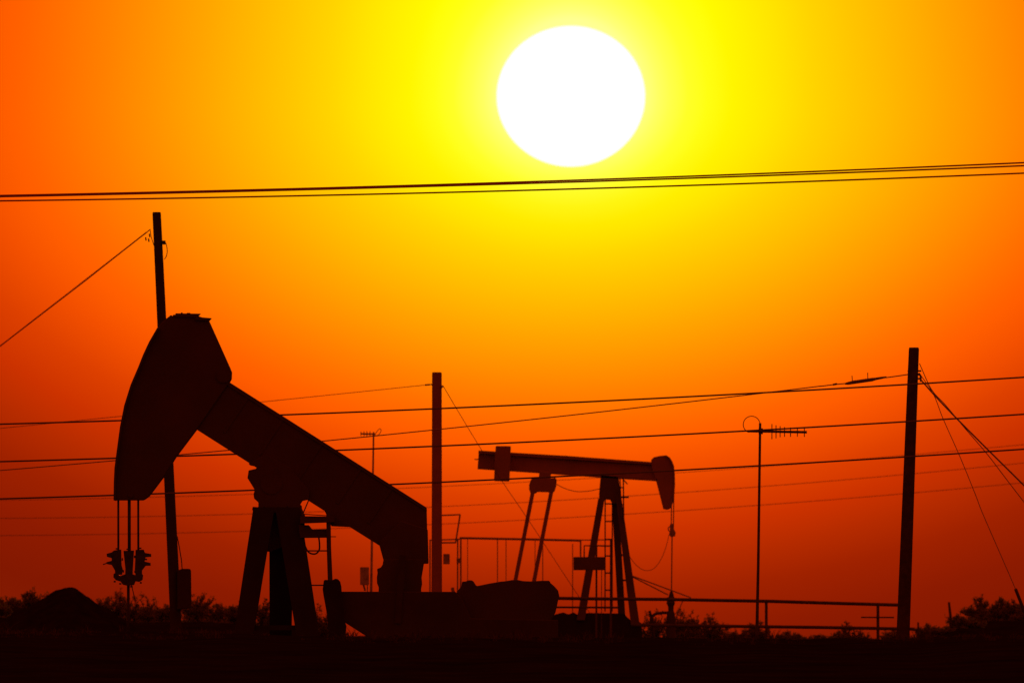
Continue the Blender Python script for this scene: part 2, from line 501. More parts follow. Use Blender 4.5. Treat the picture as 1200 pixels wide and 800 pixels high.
# bridle
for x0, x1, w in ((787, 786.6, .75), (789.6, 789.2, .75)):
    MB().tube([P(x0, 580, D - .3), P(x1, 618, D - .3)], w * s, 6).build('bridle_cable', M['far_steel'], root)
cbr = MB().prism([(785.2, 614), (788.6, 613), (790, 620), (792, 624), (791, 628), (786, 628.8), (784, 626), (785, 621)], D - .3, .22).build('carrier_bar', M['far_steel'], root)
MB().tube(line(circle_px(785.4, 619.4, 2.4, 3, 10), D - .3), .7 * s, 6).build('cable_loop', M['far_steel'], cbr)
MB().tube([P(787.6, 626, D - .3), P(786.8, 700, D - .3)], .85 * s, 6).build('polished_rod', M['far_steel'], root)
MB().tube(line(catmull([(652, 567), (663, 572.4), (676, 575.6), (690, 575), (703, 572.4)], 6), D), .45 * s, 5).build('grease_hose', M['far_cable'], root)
MB().tube(line(catmull([(738, 652), (744, 660), (752, 666.6), (760, 668), (767, 665), (774, 656), (780, 642), (784, 626)], 6), D - .3), .36 * s, 5).build('sagging_hose', M['far_cable'], root)

w2 = wellhead(786.2, [(692, 1.2, .6), (696, 2.6, .6), (699, 3.2, .6), (700, 4.6, .4), (704, 4.4, 0), (706, 5.2, -.2), (710, 3.4, 0), (715, 3.2, 0), (719, 4.6, 0), (725, 5.4, 0), (760, 5.6, 0)], 599.7,
              'slim wellhead with pipe arms standing in the bushes below the distant horsehead', M['pump'])
MB().tube(line(catmull([(787, 717.5), (776, 717.6), (768, 719), (763, 724), (764, 731), (766, 742), (766, 760)], 5), 599.7), 1.7 * S(600), 8).build('flow_line', M['pump'], w2)
MB().tube(line([(766, 731), (764, 724), (761, 715)], 599.7), 1.4 * S(600), 8).build('valve_handle', M['pump'], w2)
MB().tube(line([(741.6, 675.6), (783, 696.6)], 599.4), .75 * S(600), 5).build('brace_rod', M['far_cable'], w2)
br = MB().tube(line([(741.6, 674.6), (809, 699.6), (812, 704)], 599.2), .75 * S(600), 5)
br.tube(line([(800, 704), (794, 718), (792, 724)], 599.2), .6 * S(600), 5)
br.build('brace_rod', M['far_cable'], w2)


# ------------------------------------------------------------------ poles
def pole(pts, D, m, label, cat='pole', base_y=790):
    (x0, y0, w0), (x1, y1, w1) = pts
    k = (base_y - y1) / (y1 - y0)
    xb = x1 + (x1 - x0) * k
    base = P(xb, base_y, D)
    base.z = gz(base.x, D)
    t = empty('utility_pole', base, label, cat, 'wooden utility poles')
    b = MB()
    pt = [P(x0 + (x1 - x0) * q, y0 + (y1 - y0) * q, D) for q in np.linspace(0, 1, 9)]
    pt = [pt[0] + Vector((0, 0, .0))] + pt + [base - Vector((0, 0, .4))]
    rs = [w0 / 2 * S(D) * .9] + [(w0 + (w1 - w0) * q) / 2 * S(D) for q in np.linspace(0, 1, 9)] + [(w1 + .6) / 2 * S(D)]
    pt[1] = pt[1] - Vector((0, 0, .04))
    b.tube(pt, rs, 16)
    b.build('shaft', m, t, smooth_=False)
    return t


# right pole
DR = 420.0
rp = pole(((1071, 407, 12), (1058, 750, 15.6)), DR, M['creosote'], 'tall dark bare pole at the right with guy wires running down to the right')
sR = S(DR)
for y, l, r in ((434.5, 1063.6, 1079.6), (439, 1064, 1079), (443.6, 1065, 1078.4)):
    MB().tube([P(l, y, DR), P(r, y, DR)], 1.1 * sR, 6).build('through_bolt', M['galv'], rp)
MB().tube([P(1076.6, 437, DR - .1), P(1079, 441, DR - .1), P(1079, 447, DR - .1)], 1.3 * sR, 6).build('guy_hook', M['galv'], rp)
# middle pole
DM = 520.0
mp = pole(((512, 436, 11.4), (511.8, 750, 12.6)), DM, M['hazed_wood'], 'hazy round pole behind the tail of the near pump jack, its top above the beam')
MB().tube([P(504.6, 450.2, DM), P(520, 452.6, DM)], 1.0 * S(DM), 6).build('through_bolt', M['far_galv'], mp)
MB().tube([P(517, 452, DM - .1), P(519, 453.6, DM - .1)], 1.5 * S(DM), 6).build('guy_hook', M['far_galv'], mp)
# left pole
DL = 465.0
lp = pole(((183.6, 248.6, 10), (206.6, 740, 13.2)), DL, M['mid_wood'], 'tallest pole, leaning left behind the raised horsehead, with a box near its foot')
sL = S(DL)
MB().prism([(208, 668), (213.5, 666), (222.6, 666), (223.8, 668.4), (224.4, 712), (208, 714)], DL - .25, .4).build('meter_box', M['mid_wood'], lp, bevel=.02)
MB().tube(line([(207.6, 628), (210, 640), (212.6, 656), (213.6, 668)], DL - .2), .7 * sL, 6).build('conduit', M['galv'], lp)
MB().tube(line(catmull([(189, 283), (193, 283.4), (195, 287), (196, 294), (195, 300), (192.6, 304)], 5), DL), .55 * sL, 6).build('hook_wire', M['cable'], lp)
MB().pbox(189.6, 282, 194, 286.6, DL - .1, .12).build('insulator', M['mid_wood'], lp)
ins = MB()
for x, y in ((170.6, 280), (174, 281.5), (175, 276)):
    ins.tube([P(x, y - 2, DL - .1), P(x + .6, y + 2, DL - .1)], .9 * sL, 6)
ins.tube(line([(176, 270), (177, 277), (180.5, 288)], DL - .1), .45 * sL, 5)
ins.build('hardware', M['galv'], lp)

# ------------------------------------------------------------------ wires
WG = 'overhead wires crossing the sky'


def wire(name, pts, D0, D1, r, m, label, cat='wire', x0=None, x1=None, deg=2, group=WG, n=90):
    xs = [p[0] for p in pts]
    c = np.polyfit(xs, [p[1] for p in pts], deg)
    x0 = xs[0] if x0 is None else x0
    x1 = xs[-1] if x1 is None else x1
    pl = []
    for i in range(n + 1):
        q = i / n
        x = x0 + (x1 - x0) * q
        pl.append(P(x, float(np.polyval(c, x)), D0 + (D1 - D0) * q))
    o = MB().tube(pl, r, 6).build(name, m, None, smooth_=True)
    tag(o, label, cat, group)
    return o


wire('overhead_wire', [(0, 229), (300, 222.8), (480, 217.3), (780, 207.7), (960, 200.4), (1200, 191)], 384, 388, .0225, M['red_wire'],
     'topmost of the close wires just below the sun', x0=-700, x1=1900)
wire('overhead_wire', [(0, 230.4), (300, 224.2), (480, 218.9), (780, 209.9), (960, 203.4), (1200, 194.4)], 384.4, 388.4, .0225, M['red_wire'],
     'middle of the three close wires just below the sun, almost touching the topmost', x0=-700, x1=1900)
wire('overhead_wire', [(0, 235.5), (300, 230.3), (480, 227), (780, 218), (960, 212.4), (1200, 203)], 385, 389, .0225, M['red_wire'],
     'lowest of the three close wires just below the sun', x0=-700, x1=1900)
wire('overhead_wire', [(0, 496.7), (143, 492.6), (330, 486), (400, 483.2), (670, 471.7), (960, 456), (1200, 442)], 396, 399, .0235, M['wire'],
     'upper of three parallel dark wires crossing the raised pump beam', x0=-700, x1=1900)
wire('overhead_wire', [(0, 540.5), (136, 537), (210, 534), (400, 527), (670, 515), (780, 510), (1062, 494), (1200, 485)], 396, 399, .0235, M['wire'],
     'middle of three parallel dark wires, passing just above the distant pump jack', x0=-700, x1=1900)
wire('overhead_wire', [(0, 584), (133, 580.4), (295, 574), (460, 567), (670, 557), (791, 551.5), (1061, 535), (1200, 526)], 396, 399, .0235, M['wire'],
     'lower of three parallel dark wires, crossing the beam of the distant pump jack', x0=-700, x1=1900)
FW = [(0, 586), (210, 581), (297, 578), (474, 572), (580, 567.5), (792, 553), (1076, 532), (1200, 520.6)]
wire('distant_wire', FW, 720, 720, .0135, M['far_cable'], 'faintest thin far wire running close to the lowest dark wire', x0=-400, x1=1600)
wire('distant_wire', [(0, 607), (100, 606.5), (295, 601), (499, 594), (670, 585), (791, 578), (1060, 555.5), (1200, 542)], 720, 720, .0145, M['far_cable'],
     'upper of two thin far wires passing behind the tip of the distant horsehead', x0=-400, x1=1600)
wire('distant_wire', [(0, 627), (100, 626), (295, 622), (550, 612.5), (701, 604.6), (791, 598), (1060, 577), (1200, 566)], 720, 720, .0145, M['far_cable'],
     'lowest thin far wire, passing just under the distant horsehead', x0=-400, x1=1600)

# telephone cable from the right pole with its splice case
tc_ = wire('telephone_cable', [(0, 551), (136, 539), (215, 532.4), (270, 527), (400, 514.5), (670, 486), (780, 474), (880, 462), (960, 452.4)], 462, 424, .0165, M['far_cable'],
           'thicker brown cable rising to the right pole with a splice case near its end', 'cable', x0=-500, x1=962, group=None)
tail = MB().tube(line(catmull([(960, 452.6), (978, 450.4), (992, 449), (1010, 446.6), (1030, 443.4), (1048, 441), (1064, 438.6)], 5), 424), .017, 6).build('cable_end', M['far_cable'], tc_, smooth_=True)
sp = MB().tube(line([(990, 449.6), (994, 449), (1000, 447.8), (1022, 444.6), (1026, 443.8), (1034, 442.4), (1039, 441.6)], 423.8), [.02, .04, .048, .048, .036, .03, .02], 8)
for a, b in (((999, 448), (998.4, 440)), ((1017, 445), (1016.8, 436.4))):
    sp.tube(line([a, b], 423.8), .012, 5)
sp.tube(line([(976, 450.6), (981, 449.6)], 423.8), .03, 6)
sp.build('splice_case', M['cable'], tc_)
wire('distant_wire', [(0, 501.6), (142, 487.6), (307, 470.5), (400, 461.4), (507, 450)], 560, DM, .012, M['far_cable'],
     'thin wire sloping up from the left to the hazy middle pole', x0=-500, x1=507)
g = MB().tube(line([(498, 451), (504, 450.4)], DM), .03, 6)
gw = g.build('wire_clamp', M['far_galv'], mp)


def guy(pts, D, r, m, label, name='guy_wire', D1=None):
    n = len(pts)
    D1 = D if D1 is None else D1
    pl = [P(x, y, D + (D1 - D) * i / (n - 1)) for i, (x, y) in enumerate(pts)]
    o = MB().tube(pl, r, 6).build(name, m, None, smooth_=True)
    tag(o, label, 'guy wire', 'guy wires staying the poles')
    return o


guy(catmull([(1077.5, 443), (1097, 465), (1121, 490), (1159, 528), (1199.5, 568), (1300, 668), (1396, 772)], 5), 419.9, .022, M['cable'],
    'thickest guy wire, running from the right pole down past the right edge', D1=414)
guy(catmull([(1077.6, 426), (1091.5, 456), (1108, 474.4), (1130, 500.6), (1157, 532), (1181.5, 564), (1240, 640), (1340, 772)], 5), 419.8, .012, M['far_cable'],
    'thin guy wire from the top bolt of the right pole, starting above the thickest one', D1=425)
g3 = guy(catmull([(1078, 438), (1094, 462), (1105, 490), (1125, 535), (1143, 579), (1151, 600), (1175, 655), (1191, 692), (1200, 715), (1222, 770)], 5), 419.9, .0115, M['far_cable'],
         'steepest thin guy wire of the right pole, with a dark guard near its foot')
MB().tube(line([(1190, 689.5), (1200, 715), (1211, 743)], 419.9), .042, 8).build('guy_guard', M['creosote'], g3)
g4 = guy(catmull([(519.6, 452.6), (540, 487), (565, 528), (592, 569), (620, 610), (670, 686), (722, 764)], 4), DM - .1, .0105, M['far_cable'],
         'thin guy wire of the middle pole, passing behind the tail of the distant pump jack', D1=640)
pl = line([(176.4, 268.6), (100, 329), (0, 405.6), (-230, 588), (-460, 770)], DL)
g5 = MB().tube(pl, .016, 6)
hel = []
a, b = P(172, 272, DL), P(-20, 421, DL)
t = (b - a).normalized()
e1 = Vector((0, 1, 0))
e2 = t.cross(e1)
for i in range(1000):
    q = i / 999
    w = 2 * math.pi * i / 7.3
    hel.append(a + (b - a) * q + (e1 * math.cos(w) + e2 * math.sin(w)) * .02)
g5.tube(hel, .009, 4)
tag(g5.build('guy_cable', M['red_wire'], None), 'knobbly twisted cable running from the tallest pole down to the left edge', 'cable')

# ------------------------------------------------------------------ antennas
D = 430.0
s = S(D)
b0 = P(886.6, 770, D)
b0.z = gz(b0.x, D)
t = empty('radio_antenna', b0, 'slim tall mast topped by a toothed antenna and a round cable loop', 'antenna')
MB().tube([P(890.8, 495.6, D), P(888.6, 660, D), P(887, 740, D), P(886.4, 790, D)], [1.5 * s, 1.7 * s, 2.0 * s, 2.1 * s], 10).build('mast', M['galv'], t, smooth_=True)
MB().tube(line([(876, 505.2), (882, 505), (945.6, 506.2)], D - .08), [1.2 * s, 1.5 * s, 1.5 * s], 8).build('boom', M['galv'], t)
for x, a, b in ((904.6, 496.6, 514.4), (909.4, 498, 513.4), (914.2, 499, 512), (919.4, 500.2, 511.6), (926.4, 500.6, 511.6), (934.4, 501.4, 511.4), (942.6, 501.6, 511.6)):
    MB().tube([P(x, a, D - .08), P(x, b, D - .08)], .62 * s, 6).build('antenna_element', M['galv'], t)
cyc = [(890.6, 497.6)] + [(880.8 + 9.8 * math.cos(w), 497.2 - 9.8 * math.sin(w)) for w in np.linspace(.15, 4.3, 26)] + [(880, 505)]
MB().tube(line(cyc, D - .08), .55 * s, 6).build('coax_loop', M['cable'], t, smooth_=True)
MB().pbox(889, 501.6, 894, 508.4, D - .05, .1).build('mast_clamp', M['galv'], t)

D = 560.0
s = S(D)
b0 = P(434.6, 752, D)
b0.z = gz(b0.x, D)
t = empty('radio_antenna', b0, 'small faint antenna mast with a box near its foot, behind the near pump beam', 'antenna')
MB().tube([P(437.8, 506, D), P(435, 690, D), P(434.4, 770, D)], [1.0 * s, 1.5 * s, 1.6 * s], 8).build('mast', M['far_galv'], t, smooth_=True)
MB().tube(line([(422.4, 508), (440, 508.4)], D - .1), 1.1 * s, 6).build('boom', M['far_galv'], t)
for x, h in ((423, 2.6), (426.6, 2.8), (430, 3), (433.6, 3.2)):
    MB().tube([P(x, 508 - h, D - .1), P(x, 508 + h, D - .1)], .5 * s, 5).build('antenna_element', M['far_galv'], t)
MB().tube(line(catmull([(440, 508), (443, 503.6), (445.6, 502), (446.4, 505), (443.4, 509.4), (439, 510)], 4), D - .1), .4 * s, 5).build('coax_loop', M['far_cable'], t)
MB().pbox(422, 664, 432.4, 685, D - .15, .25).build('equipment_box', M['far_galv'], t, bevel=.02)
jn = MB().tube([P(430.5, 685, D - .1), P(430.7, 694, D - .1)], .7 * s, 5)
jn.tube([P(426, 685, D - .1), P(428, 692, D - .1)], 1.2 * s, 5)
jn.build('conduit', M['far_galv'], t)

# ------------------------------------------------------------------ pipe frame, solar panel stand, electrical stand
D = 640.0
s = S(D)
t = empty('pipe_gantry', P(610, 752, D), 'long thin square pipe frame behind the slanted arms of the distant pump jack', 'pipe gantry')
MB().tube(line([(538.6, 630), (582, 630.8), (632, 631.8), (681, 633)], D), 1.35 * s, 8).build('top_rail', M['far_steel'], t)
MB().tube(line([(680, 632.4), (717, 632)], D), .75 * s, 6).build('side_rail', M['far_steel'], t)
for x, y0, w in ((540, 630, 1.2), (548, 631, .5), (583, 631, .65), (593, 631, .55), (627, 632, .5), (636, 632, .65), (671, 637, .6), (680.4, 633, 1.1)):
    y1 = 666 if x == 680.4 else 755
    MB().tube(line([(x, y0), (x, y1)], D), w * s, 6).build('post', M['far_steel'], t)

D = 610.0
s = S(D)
t = empty('solar_panel_stand', P(521, 756, D), 'open tilted panel frame on two posts with small boxes, beside the hazy middle pole', 'panel stand')
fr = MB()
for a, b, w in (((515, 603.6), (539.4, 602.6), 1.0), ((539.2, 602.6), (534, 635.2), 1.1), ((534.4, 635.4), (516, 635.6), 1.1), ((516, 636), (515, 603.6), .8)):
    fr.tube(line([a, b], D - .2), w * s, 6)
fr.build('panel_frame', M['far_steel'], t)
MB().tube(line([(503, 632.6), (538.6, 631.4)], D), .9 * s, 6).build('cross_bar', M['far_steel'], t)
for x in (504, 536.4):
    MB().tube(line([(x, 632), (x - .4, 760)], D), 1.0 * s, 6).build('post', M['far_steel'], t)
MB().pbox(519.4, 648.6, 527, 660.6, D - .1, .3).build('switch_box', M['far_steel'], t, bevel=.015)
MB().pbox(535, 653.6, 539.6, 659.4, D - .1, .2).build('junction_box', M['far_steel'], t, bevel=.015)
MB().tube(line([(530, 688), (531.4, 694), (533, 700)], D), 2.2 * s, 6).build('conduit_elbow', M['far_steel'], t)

D = 594.0
s = S(D)
t = empty('control_panel_stand', P(697, 757, D), 'wide dark control box on thin posts before the legs of the distant pump jack', 'control panel')
MB().pbox(672, 652.2, 709.2, 667.6, D - .1, .45).build('control_box', M['base2'], t, bevel=.015)
MB().tube(line([(684.6, 652), (684.6, 639), (700, 639), (717.8, 639.4)], D), 1.0 * s, 6).build('conduit_frame', M['base2'], t)
for x, y0, w in ((699, 639, 1.3), (716, 632, 1.5), (705, 667, .5)):
    MB().tube(line([(x, y0), (x - .2, 760)], D), w * s, 6).build('post', M['base2'], t)

# ------------------------------------------------------------------ pipe railing
D = 570.0
s = S(D)
t = empty('pipe_railing', P(900, 756, D), 'long low two-bar pipe railing running from the distant pump jack to the right pole', 'pipe railing')
MB().tube(line([(640, 700.4), (700, 701.2), (780, 701.8), (830, 702.8), (900, 704), (980, 706.4), (1052, 708.4), (1062, 708.6)], D), 2.05 * s, 10).build('top_rail', M['pipe'], t, smooth_=True)
MB().tube(line([(740, 731.8), (800, 732.6), (880, 733.6), (960, 734.6), (1072, 736.6)], D), 2.0 * s, 10).build('bottom_rail', M['pipe'], t, smooth_=True)
MB().tube(line([(640, 711), (724, 711.4)], D), 1.15 * s, 8).build('short_rail', M['pipe'], t)
for x, y0 in ((898, 705), (1028.8, 708)):
    MB().tube(line([(x, y0), (x, 765)], D), 1.7 * s, 8).build('post', M['pipe'], t)
MB().tube(line([(1009, 722.8), (1047.6, 723)], D - .1), .95 * s, 6).build('cross_pipe', M['pipe'], t)

# ------------------------------------------------------------------ stakes, mound, shrubs
def stake(x0, y0, x1, y1, D, w, label):
    b = P(x1, y1, D)
    st = MB().tube([b, P(x1 + (x0 - x1) * .6, y1 + (y0 - y1) * .6, D), P(x0, y0, D)], [w * S(D), w * S(D), w * .8 * S(D)], 8).build('stake', M['creosote'], None)
    tag(st, label, 'stake', 'wooden stakes in the brush')


stake(1112, 705, 1116.4, 745, 630, 1.6, 'short dark stake leaning left above the brush right of the right pole')
stake(1075.8, 728.6, 1076.6, 752, 625, 1.2, 'stubby stake just right of the foot of the right pole')


def mound(px, py_top, D, prof, depth, label):
    zt = P(px, py_top, D).z
    vs, fs = [], []
    nu, nv = 72, 26
    for j in range(nv + 1):
        v = -1 + 2 * j / nv
        for i in range(nu + 1):
            q = prof[0][0] + (prof[-1][0] - prof[0][0]) * i / nu
            yv = float(np.interp(q, [a for a, b in prof], [b for a, b in prof]))
            p = P(q, yv, D)
            g0 = gz(p.x, D + v * depth) - .15
            h = max(0, p.z - g0) * (1 - abs(v) ** 1.7) ** .9
            z = g0 + h + (.035 * hnoise(p.x * 7, v * 9) + .02 * random.random()) * min(1, h)
            vs.append((p.x, D + v * depth, z))
    for j in range(nv):
        for i in range(nu):
            a = j * (nu + 1) + i
            fs.append((a, a + 1, a + nu + 2, a + nu + 1))
    m = MB()
    m.add(vs, fs)
    o = m.build('dirt_mound', M['soil'], None, smooth_=True)
    tag(o, label, 'dirt mound')


mound(84, 688, 590, [(-40, 757), (0, 728), (25, 714), (40, 707), (52, 700), (66, 692), (74, 689), (82, 688), (90, 688.4), (97, 694), (106, 702), (116, 709), (130, 716), (150, 728), (190, 757)], 5.0,
      'rounded dark mound of dirt at the left, below the knobbly cable')


def shrub(px, top, wpx, D, label, seed, lean=0., dens=1.0):
    rnd = random.Random(seed)
    b = P(px, 755, D)
    b.z = gz(b.x, D) - .1
    h = P(px, top, D).z - b.z
    w = wpx * S(D) / 2
    t = empty('shrub', b, label, 'shrub', 'desert shrubs along the skyline')
    st, lf = MB(), MB()
    lv, lfc = [], []

    def leaf(p, sz):
        d = Vector((rnd.gauss(0, 1), rnd.gauss(0, 1), rnd.gauss(0, 1) + .4)).normalized()
        e = d.cross(Vector((rnd.gauss(0, 1), rnd.gauss(0, 1), rnd.gauss(0, 1)))).normalized()
        o = len(lv)
        lv.extend([p - e * sz * .22, p + d * sz * .5, p + e * sz * .22, p - d * sz * .5])
        lfc.append((o, o + 1, o + 2, o + 3))

    nst = int(17 + 12 * dens)
    for k in range(nst):
        ang = rnd.random() * 2 * math.pi
        out = w * math.sqrt(rnd.random())
        hh_ = h * (.5 + .5 * rnd.random()) * (1 - .5 * (out / w) ** 2)
        if k <= 3:
            hh_ = h * (1.06 - .1 * k)
            out *= .3 + .25 * k
        end = b + Vector((math.cos(ang) * out + lean * h * .3, math.sin(ang) * out * .8, hh_))
        mid = b + (end - b) * .5 + Vector((rnd.gauss(0, .15), rnd.gauss(0, .15), h * .05))
        pts = [b + Vector((math.cos(ang) * .1, math.sin(ang) * .1, 0)), b + (mid - b) * .5 + Vector((rnd.gauss(0, .06), 0, 0)), mid,
               mid + (end - mid) * .55 + Vector((rnd.gauss(0, .1), rnd.gauss(0, .1), 0)), end]
        st.tube(pts, [.034, .027, .02, .014, .006], 5)
        for j in range(int(8 * dens) + 6):
            q = 1 - .75 * rnd.random() ** 1.2
            i = min(3, int(q * 4))
            p0 = pts[i] + (pts[i + 1] - pts[i]) * (q * 4 - i)
            L = (.12 + .3 * rnd.random() ** 2) * (1.3 - q) * h * .55 + .08
            dv = Vector((rnd.gauss(0, 1), rnd.gauss(0, 1), abs(rnd.gauss(.9, .7)))).normalized()
            p1 = p0 + dv * L
            if p1.z > b.z + h * 1.06:
                p1 = p0 + dv * L * max(.1, (b.z + h * 1.06 - p0.z) / max(.01, p1.z - p0.z))
            pm_ = (p0 + p1) / 2 + Vector((rnd.gauss(0, .04), rnd.gauss(0, .04), 0))
            st.tube([p0, pm_, p1], [.01, .007, .004], 4, cap=False)
            fill = (1.15 - .75 * (p0.z - b.z) / h)
            for m_ in range(int(11 * dens * fill)):
                pq = p0 + (p1 - p0) * (.15 + .9 * rnd.random())
                leaf(pq + Vector((rnd.gauss(0, .035), rnd.gauss(0, .035), rnd.gauss(0, .035))), .05 + .08 * rnd.random())
    # dense low skirt of leaves
    for k in range(int(1000 * dens)):
        a = rnd.random() * 2 * math.pi
        rr = w * math.sqrt(rnd.random()) * 1.1
        top_l = .5 * h * (1 - .5 * (rr / w) ** 2) * (.7 + .4 * math.sin(a * 3 + seed))
        leaf(b + Vector((math.cos(a) * rr, math.sin(a) * rr * .8, rnd.random() ** 1.4 * top_l)), .08 + .08 * rnd.random())
    st.build('stems', M['twig'], t)
    lf.add(lv, lfc)
    o = lf.build('foliage', M['leaf'], t)
    return t


SH = [
    (-14, 704, 40, 'dark shrub cut by the left edge of the picture', 1.0),
    (10, 700, 30, 'low shrub at the far left, left of the plumed shrub', 1.0),
    (37, 690, 26, 'upright plumed shrub just left of the dirt mound', .9),
    (122, 700, 36, 'shrub at the right flank of the dirt mound', .9),
    (138, 690, 26, 'wispy upright shrub just left of the hanging rod of the near pump', .7),
    (164, 698, 28, 'ragged shrub just right of the hanging rod of the near pump', .9),
    (180, 708, 24, 'low thin shrub left of the foot of the tallest pole', .7),
    (194, 709, 20, 'smallest shrub tight against the foot of the tallest pole', .9),
    (234, 695, 40, 'bushy round shrub right of the box on the tallest pole', 1.1),
    (254, 706, 26, 'thin shrub halfway from the tallest pole to the pump legs', .7),
    (277, 706, 32, 'shrub half hidden by the left leg of the near pump', .9),
    (311, 703, 26, 'shrub seen through the gap between the legs of the near pump', .9),
    (377, 709, 20, 'shrub seen beside the ladder rail at the right of the near pump legs', .6),
    (764, 716, 24, 'spiky shrub left of the slim wellhead under the distant horsehead', .7),
    (796, 715, 30, 'tangled shrub right of the slim wellhead under the distant horsehead', .9),
    (812, 716, 14, 'single thin upright shrub behind the low railing, right of the wellhead', .5),
    (833, 720, 34, 'rounded shrub rising through the low railing', .8),
    (868, 738, 30, 'low shrub below the railing, left of the antenna mast', .7),
    (888, 729, 26, 'shrub at the foot of the tall antenna mast', .8),
    (922, 740, 34, 'low shrub below the railing, right of the antenna mast', .9),
    (964, 744, 40, 'flat low shrub at the middle of the lower rail', .9),
    (989, 729, 16, 'thin twiggy shrub poking through the lower rail', .4),
    (1000, 738, 30, 'open twiggy shrub left of the last railing post', .5),
    (1043, 738, 20, 'small shrub between the last railing post and the right pole', .6),
    (1084, 731, 24, 'short shrub just right of the foot of the right pole', .9),
    (1106, 736, 26, 'low dense shrub left of the leaning stake', 1.2),
    (1128, 721, 36, 'broad shrub right of the leaning stake', 1.2),
    (1147, 698, 26, 'tall pointed shrub at the right, the first after the leaning stake', 1.1),
    (1162, 712, 24, 'shorter shrub between the two tallest shrubs at the right', 1.0),
    (1176, 702, 22, 'narrow tall shrub left of the dark wire guard', 1.3),
    (1189, 704, 20, 'narrow tall shrub behind the dark wire guard', 1.3),
    (1206, 712, 30, 'dark shrub cut by the right edge of the picture', 1.2),
]
for i, (px, top, w, lab, dens) in enumerate(SH):
    shrub(px, top, w * 1.55, 628 + (i * 37 % 40), lab, 100 + i, dens=dens)

# dry weeds and grass growing on the low bank in front
rw = random.Random(5)
wv, wf = [], []
for k in range(1500):
    y0 = rw.uniform(322, 356)
    x0 = rw.uniform(-15, 15)
    if math.sin(x0 * 1.7) + math.sin(x0 * .61 + 2) + rw.gauss(0, .9) < -.2:
        continue
    z0 = gz(x0, y0) - .02
    H = rw.uniform(.03, .13) + (.2 * rw.random() if rw.random() < .12 else 0)
    for b in range(rw.randint(5, 11)):
        dx, dy = rw.gauss(0, .05), rw.gauss(0, .05)
        lx, ly = rw.gauss(0, .5) * H, rw.gauss(0, .4) * H
        hgt = H * rw.uniform(.6, 1.1)
        o = len(wv)
        q = .006
        wv += [(x0 + dx - q, y0 + dy, z0), (x0 + dx + q, y0 + dy, z0), (x0 + dx + lx * .4 + q, y0 + dy + ly * .4, z0 + hgt * .6), (x0 + dx + lx * .4 - q, y0 + dy + ly * .4, z0 + hgt * .6), (x0 + dx + lx, y0 + dy + ly, z0 + hgt)]
        wf += [(o, o + 1, o + 2, o + 3), (o + 3, o + 2, o + 4)]
wo = MB().add(wv, wf).build('dry_grass', M['twig'], None)
wo['kind'] = 'stuff'
tag(wo, 'short dry grass along the low dark bank at the bottom of the picture', 'grass')

# ------------------------------------------------------------------ sun, lamp and sky
SUN_PX = (669.0, 113.0)
sd = (P(*SUN_PX, 1000.0) - Vector((0, 0, EYE))).normalized()
DS = 20000.0
sc_ = Vector((0, 0, EYE)) + sd * DS
me = bpy.data.meshes.new('sun')
bm = bmesh.new()
bmesh.ops.create_uvsphere(bm, u_segments=160, v_segments=80, radius=1.0)
bm.to_mesh(me)
bm.free()
for p in me.polygons:
    p.use_smooth = True
sm = bpy.data.materials.new('glowing_sun')
sm.use_nodes = True
nt = sm.node_tree
nt.nodes.clear()
em = nt.nodes.new('ShaderNodeEmission')
em.inputs['Color'].default_value = (1, .99, .93, 1)
em.inputs['Strength'].default_value = 1.25
ou = nt.nodes.new('ShaderNodeOutputMaterial')
nt.links.new(em.outputs[0], ou.inputs[0])
me.materials.append(sm)
so = bpy.data.objects.new('sun', me)
so.location = sc_
so.scale = (86.8 / F * DS, 84 / F * DS, 82.2 / F * DS)
COL.objects.link(so)
tag(so, 'round white glowing sun disc in the yellow sky above the wires', 'sun')

elev = math.asin(sd.z)
az = math.atan2(sd.x, sd.y)
ld = bpy.data.lights.new('sun_lamp', 'SUN')
ld.energy = 2.0
ld.angle = R(.5)
ld.color = (1, .42, .12)
lo = bpy.data.objects.new('sun_lamp', ld)
COL.objects.link(lo)
lo.rotation_euler = (-sd).to_track_quat('-Z', 'Y').to_euler()

world = bpy.data.worlds.new('World')
SC.world = world
world.use_nodes = True
nt = world.node_tree
nt.nodes.clear()
N, L = nt.nodes.new, nt.links.new


def val(x):
    n = N('ShaderNodeValue')
    n.outputs[0].default_value = x
    return n.outputs[0]


def mth(op, a, b=None, c=None, clamp=False):
    n = N('ShaderNodeMath')
    n.operation = op
    n.use_clamp = clamp
    for i, q in enumerate((a, b, c)):
        if q is None:
            continue
        if isinstance(q, (int, float)):
            n.inputs[i].default_value = q
        else:
            L(q, n.inputs[i])
    return n.outputs[0]


tc = N('ShaderNodeTexCoord')
sep = N('ShaderNodeSeparateXYZ')
L(tc.outputs['Generated'], sep.inputs[0])
X, Y, Z = sep.outputs
ca, sa = math.cos(az), math.sin(az)
right = mth('SUBTRACT', mth('MULTIPLY', X, ca), mth('MULTIPLY', Y, sa))
fwd = mth('ADD', mth('MULTIPLY', X, sa), mth('MULTIPLY', Y, ca))
u = mth('MULTIPLY', mth('ARCTAN2', right, fwd), F)                       # azimuth away from the sun
w = mth('MULTIPLY', mth('SUBTRACT', elev, mth('ARCSINE', Z)), F)          # degrees below the sun (scaled)
u = mth('MULTIPLY', u, mth('MAXIMUM', mth('SUBTRACT', 1.12, mth('MULTIPLY', mth('ABSOLUTE', u), .00020)), .9))
wd = mth('MINIMUM', mth('MAXIMUM', w, 0.0), 900.0)                        # the haze thickens towards the horizon
vd = mth('MULTIPLY', wd, 1.6)
wu = mth('MAXIMUM', mth('MULTIPLY', w, -1.0), 0.0)
vu = mth('ADD', mth('MULTIPLY', wu, .35), mth('MULTIPLY', mth('MULTIPLY', wu, wu), 1 / 450))
v = mth('ADD', vd, vu)
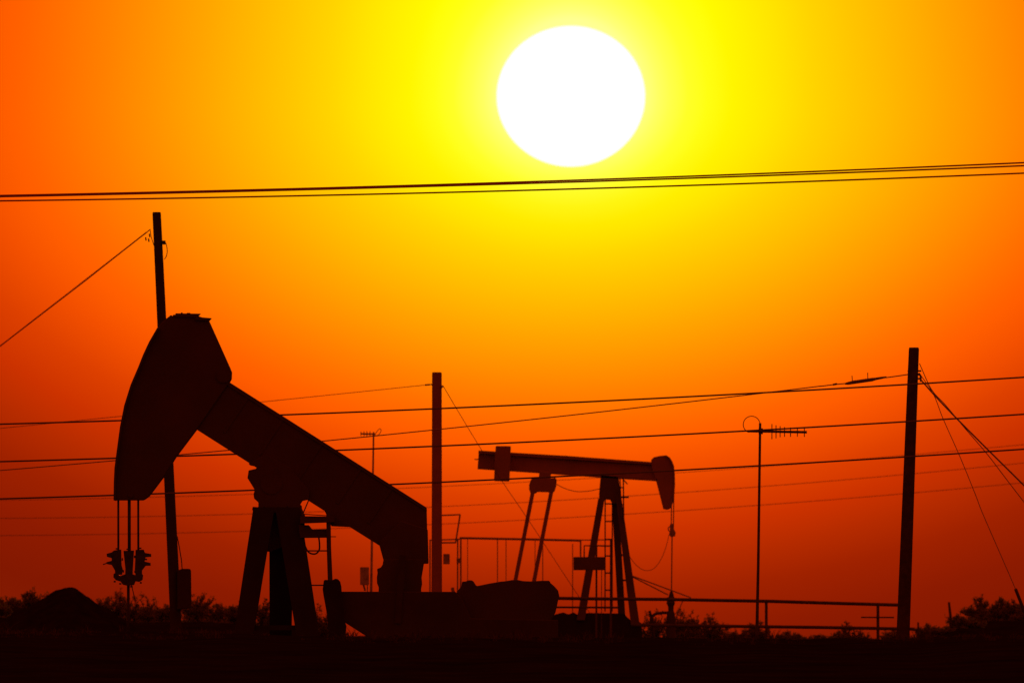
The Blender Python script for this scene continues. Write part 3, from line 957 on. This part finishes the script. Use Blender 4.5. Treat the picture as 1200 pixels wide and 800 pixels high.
rho = mth('SQRT', mth('ADD', mth('MULTIPLY', u, u), mth('MULTIPLY', v, v)))
fac = mth('DIVIDE', rho, 3000.0, clamp=True)


def lin(c):
    c /= 255.0
    return c / 12.92 if c <= .04045 else ((c + .055) / 1.055) ** 2.4


def ramp(stops, span):
    r = N('ShaderNodeValToRGB')
    cr = r.color_ramp
    cr.interpolation = 'LINEAR'
    while len(cr.elements) < len(stops):
        cr.elements.new(.5)
    for e, (p, c) in zip(cr.elements, stops):
        e.position = p / span
        e.color = (*c, 1)
    return r


SKY = [(0, (255, 255, 0)), (172, (255, 255, 0)), (212, (255, 243, 0)), (256, (255, 229, 0)), (300, (255, 212, 0)), (350, (255, 196, 0)), (400, (255, 180, 0)), (450, (255, 163, 0)), (500, (255, 146, 0)),
       (550, (255, 128, 0)), (600, (255, 110, 0)), (640, (252, 96, 0)), (700, (236, 79, 0)), (760, (212, 62, 0)), (820, (193, 48, 0)), (880, (168, 40, 0)), (940, (144, 30, 0)), (1020, (124, 23, 1)), (1100, (112, 20, 1))]
rs = ramp([(p, tuple(lin(q) for q in c)) for p, c in SKY] + [(1300, (.17, .012, .001)), (3000, (.30, .022, .004))], 3000.0)
L(fac, rs.inputs[0])
# aureole hugging the disc
wg = mth('ADD', wu, mth('MULTIPLY', mth('MAXIMUM', w, 0.0), 1.35))
rd = mth('SQRT', mth('ADD', mth('MULTIPLY', u, u), mth('MULTIPLY', wg, wg)))
GL = [(0, 180), (90, 146), (100, 122), (113, 98), (128, 74), (150, 40), (174, 18), (205, 0)]
rg = ramp([(p, (0, 0, lin(b))) for p, b in GL], 400.0)
L(mth('DIVIDE', rd, 400.0, clamp=True), rg.inputs[0])
add = N('ShaderNodeMix')
add.data_type = 'RGBA'
add.blend_type = 'ADD'
add.inputs[0].default_value = 1.0
L(rs.outputs[0], add.inputs[6])
L(rg.outputs[0], add.inputs[7])
bg = N('ShaderNodeBackground')
bg.inputs['Strength'].default_value = 1.0
L(add.outputs[2], bg.inputs['Color'])
sky = N('ShaderNodeTexSky')
sky.sky_type = 'NISHITA'
sky.sun_disc = False
sky.sun_elevation = elev
sky.sun_rotation = az
tint = N('ShaderNodeMix')
tint.data_type = 'RGBA'
tint.blend_type = 'MULTIPLY'
tint.inputs[0].default_value = 1.0
L(sky.outputs[0], tint.inputs[6])
tint.inputs[7].default_value = (1, .12, .01, 1)
bg2 = N('ShaderNodeBackground')
bg2.inputs['Strength'].default_value = .0015
L(tint.outputs[2], bg2.inputs['Color'])
ash = N('ShaderNodeAddShader')
L(bg.outputs[0], ash.inputs[0])
L(bg2.outputs[0], ash.inputs[1])
out = N('ShaderNodeOutputWorld')
L(ash.outputs[0], out.inputs['Surface'])

# ------------------------------------------------------------------ camera and render settings
cd = bpy.data.cameras.new('camera')
cd.lens = LENS
cd.sensor_width = 36.0
cd.clip_start = 1.0
cd.clip_end = 90000.0
cd.dof.use_dof = True
cd.dof.focus_distance = 392.0
cd.dof.aperture_fstop = 5.6
co = bpy.data.objects.new('camera', cd)
COL.objects.link(co)
co.location = (0, 0, EYE)
co.rotation_euler = (math.pi / 2 + PITCH, 0, 0)
SC.camera = co
SC.view_settings.view_transform = 'Standard'
SC.view_settings.look = 'None'
SC.view_settings.exposure = 0
SC.view_settings.gamma = 1
SC.cycles.max_bounces = 5
SC.cycles.use_denoising = True
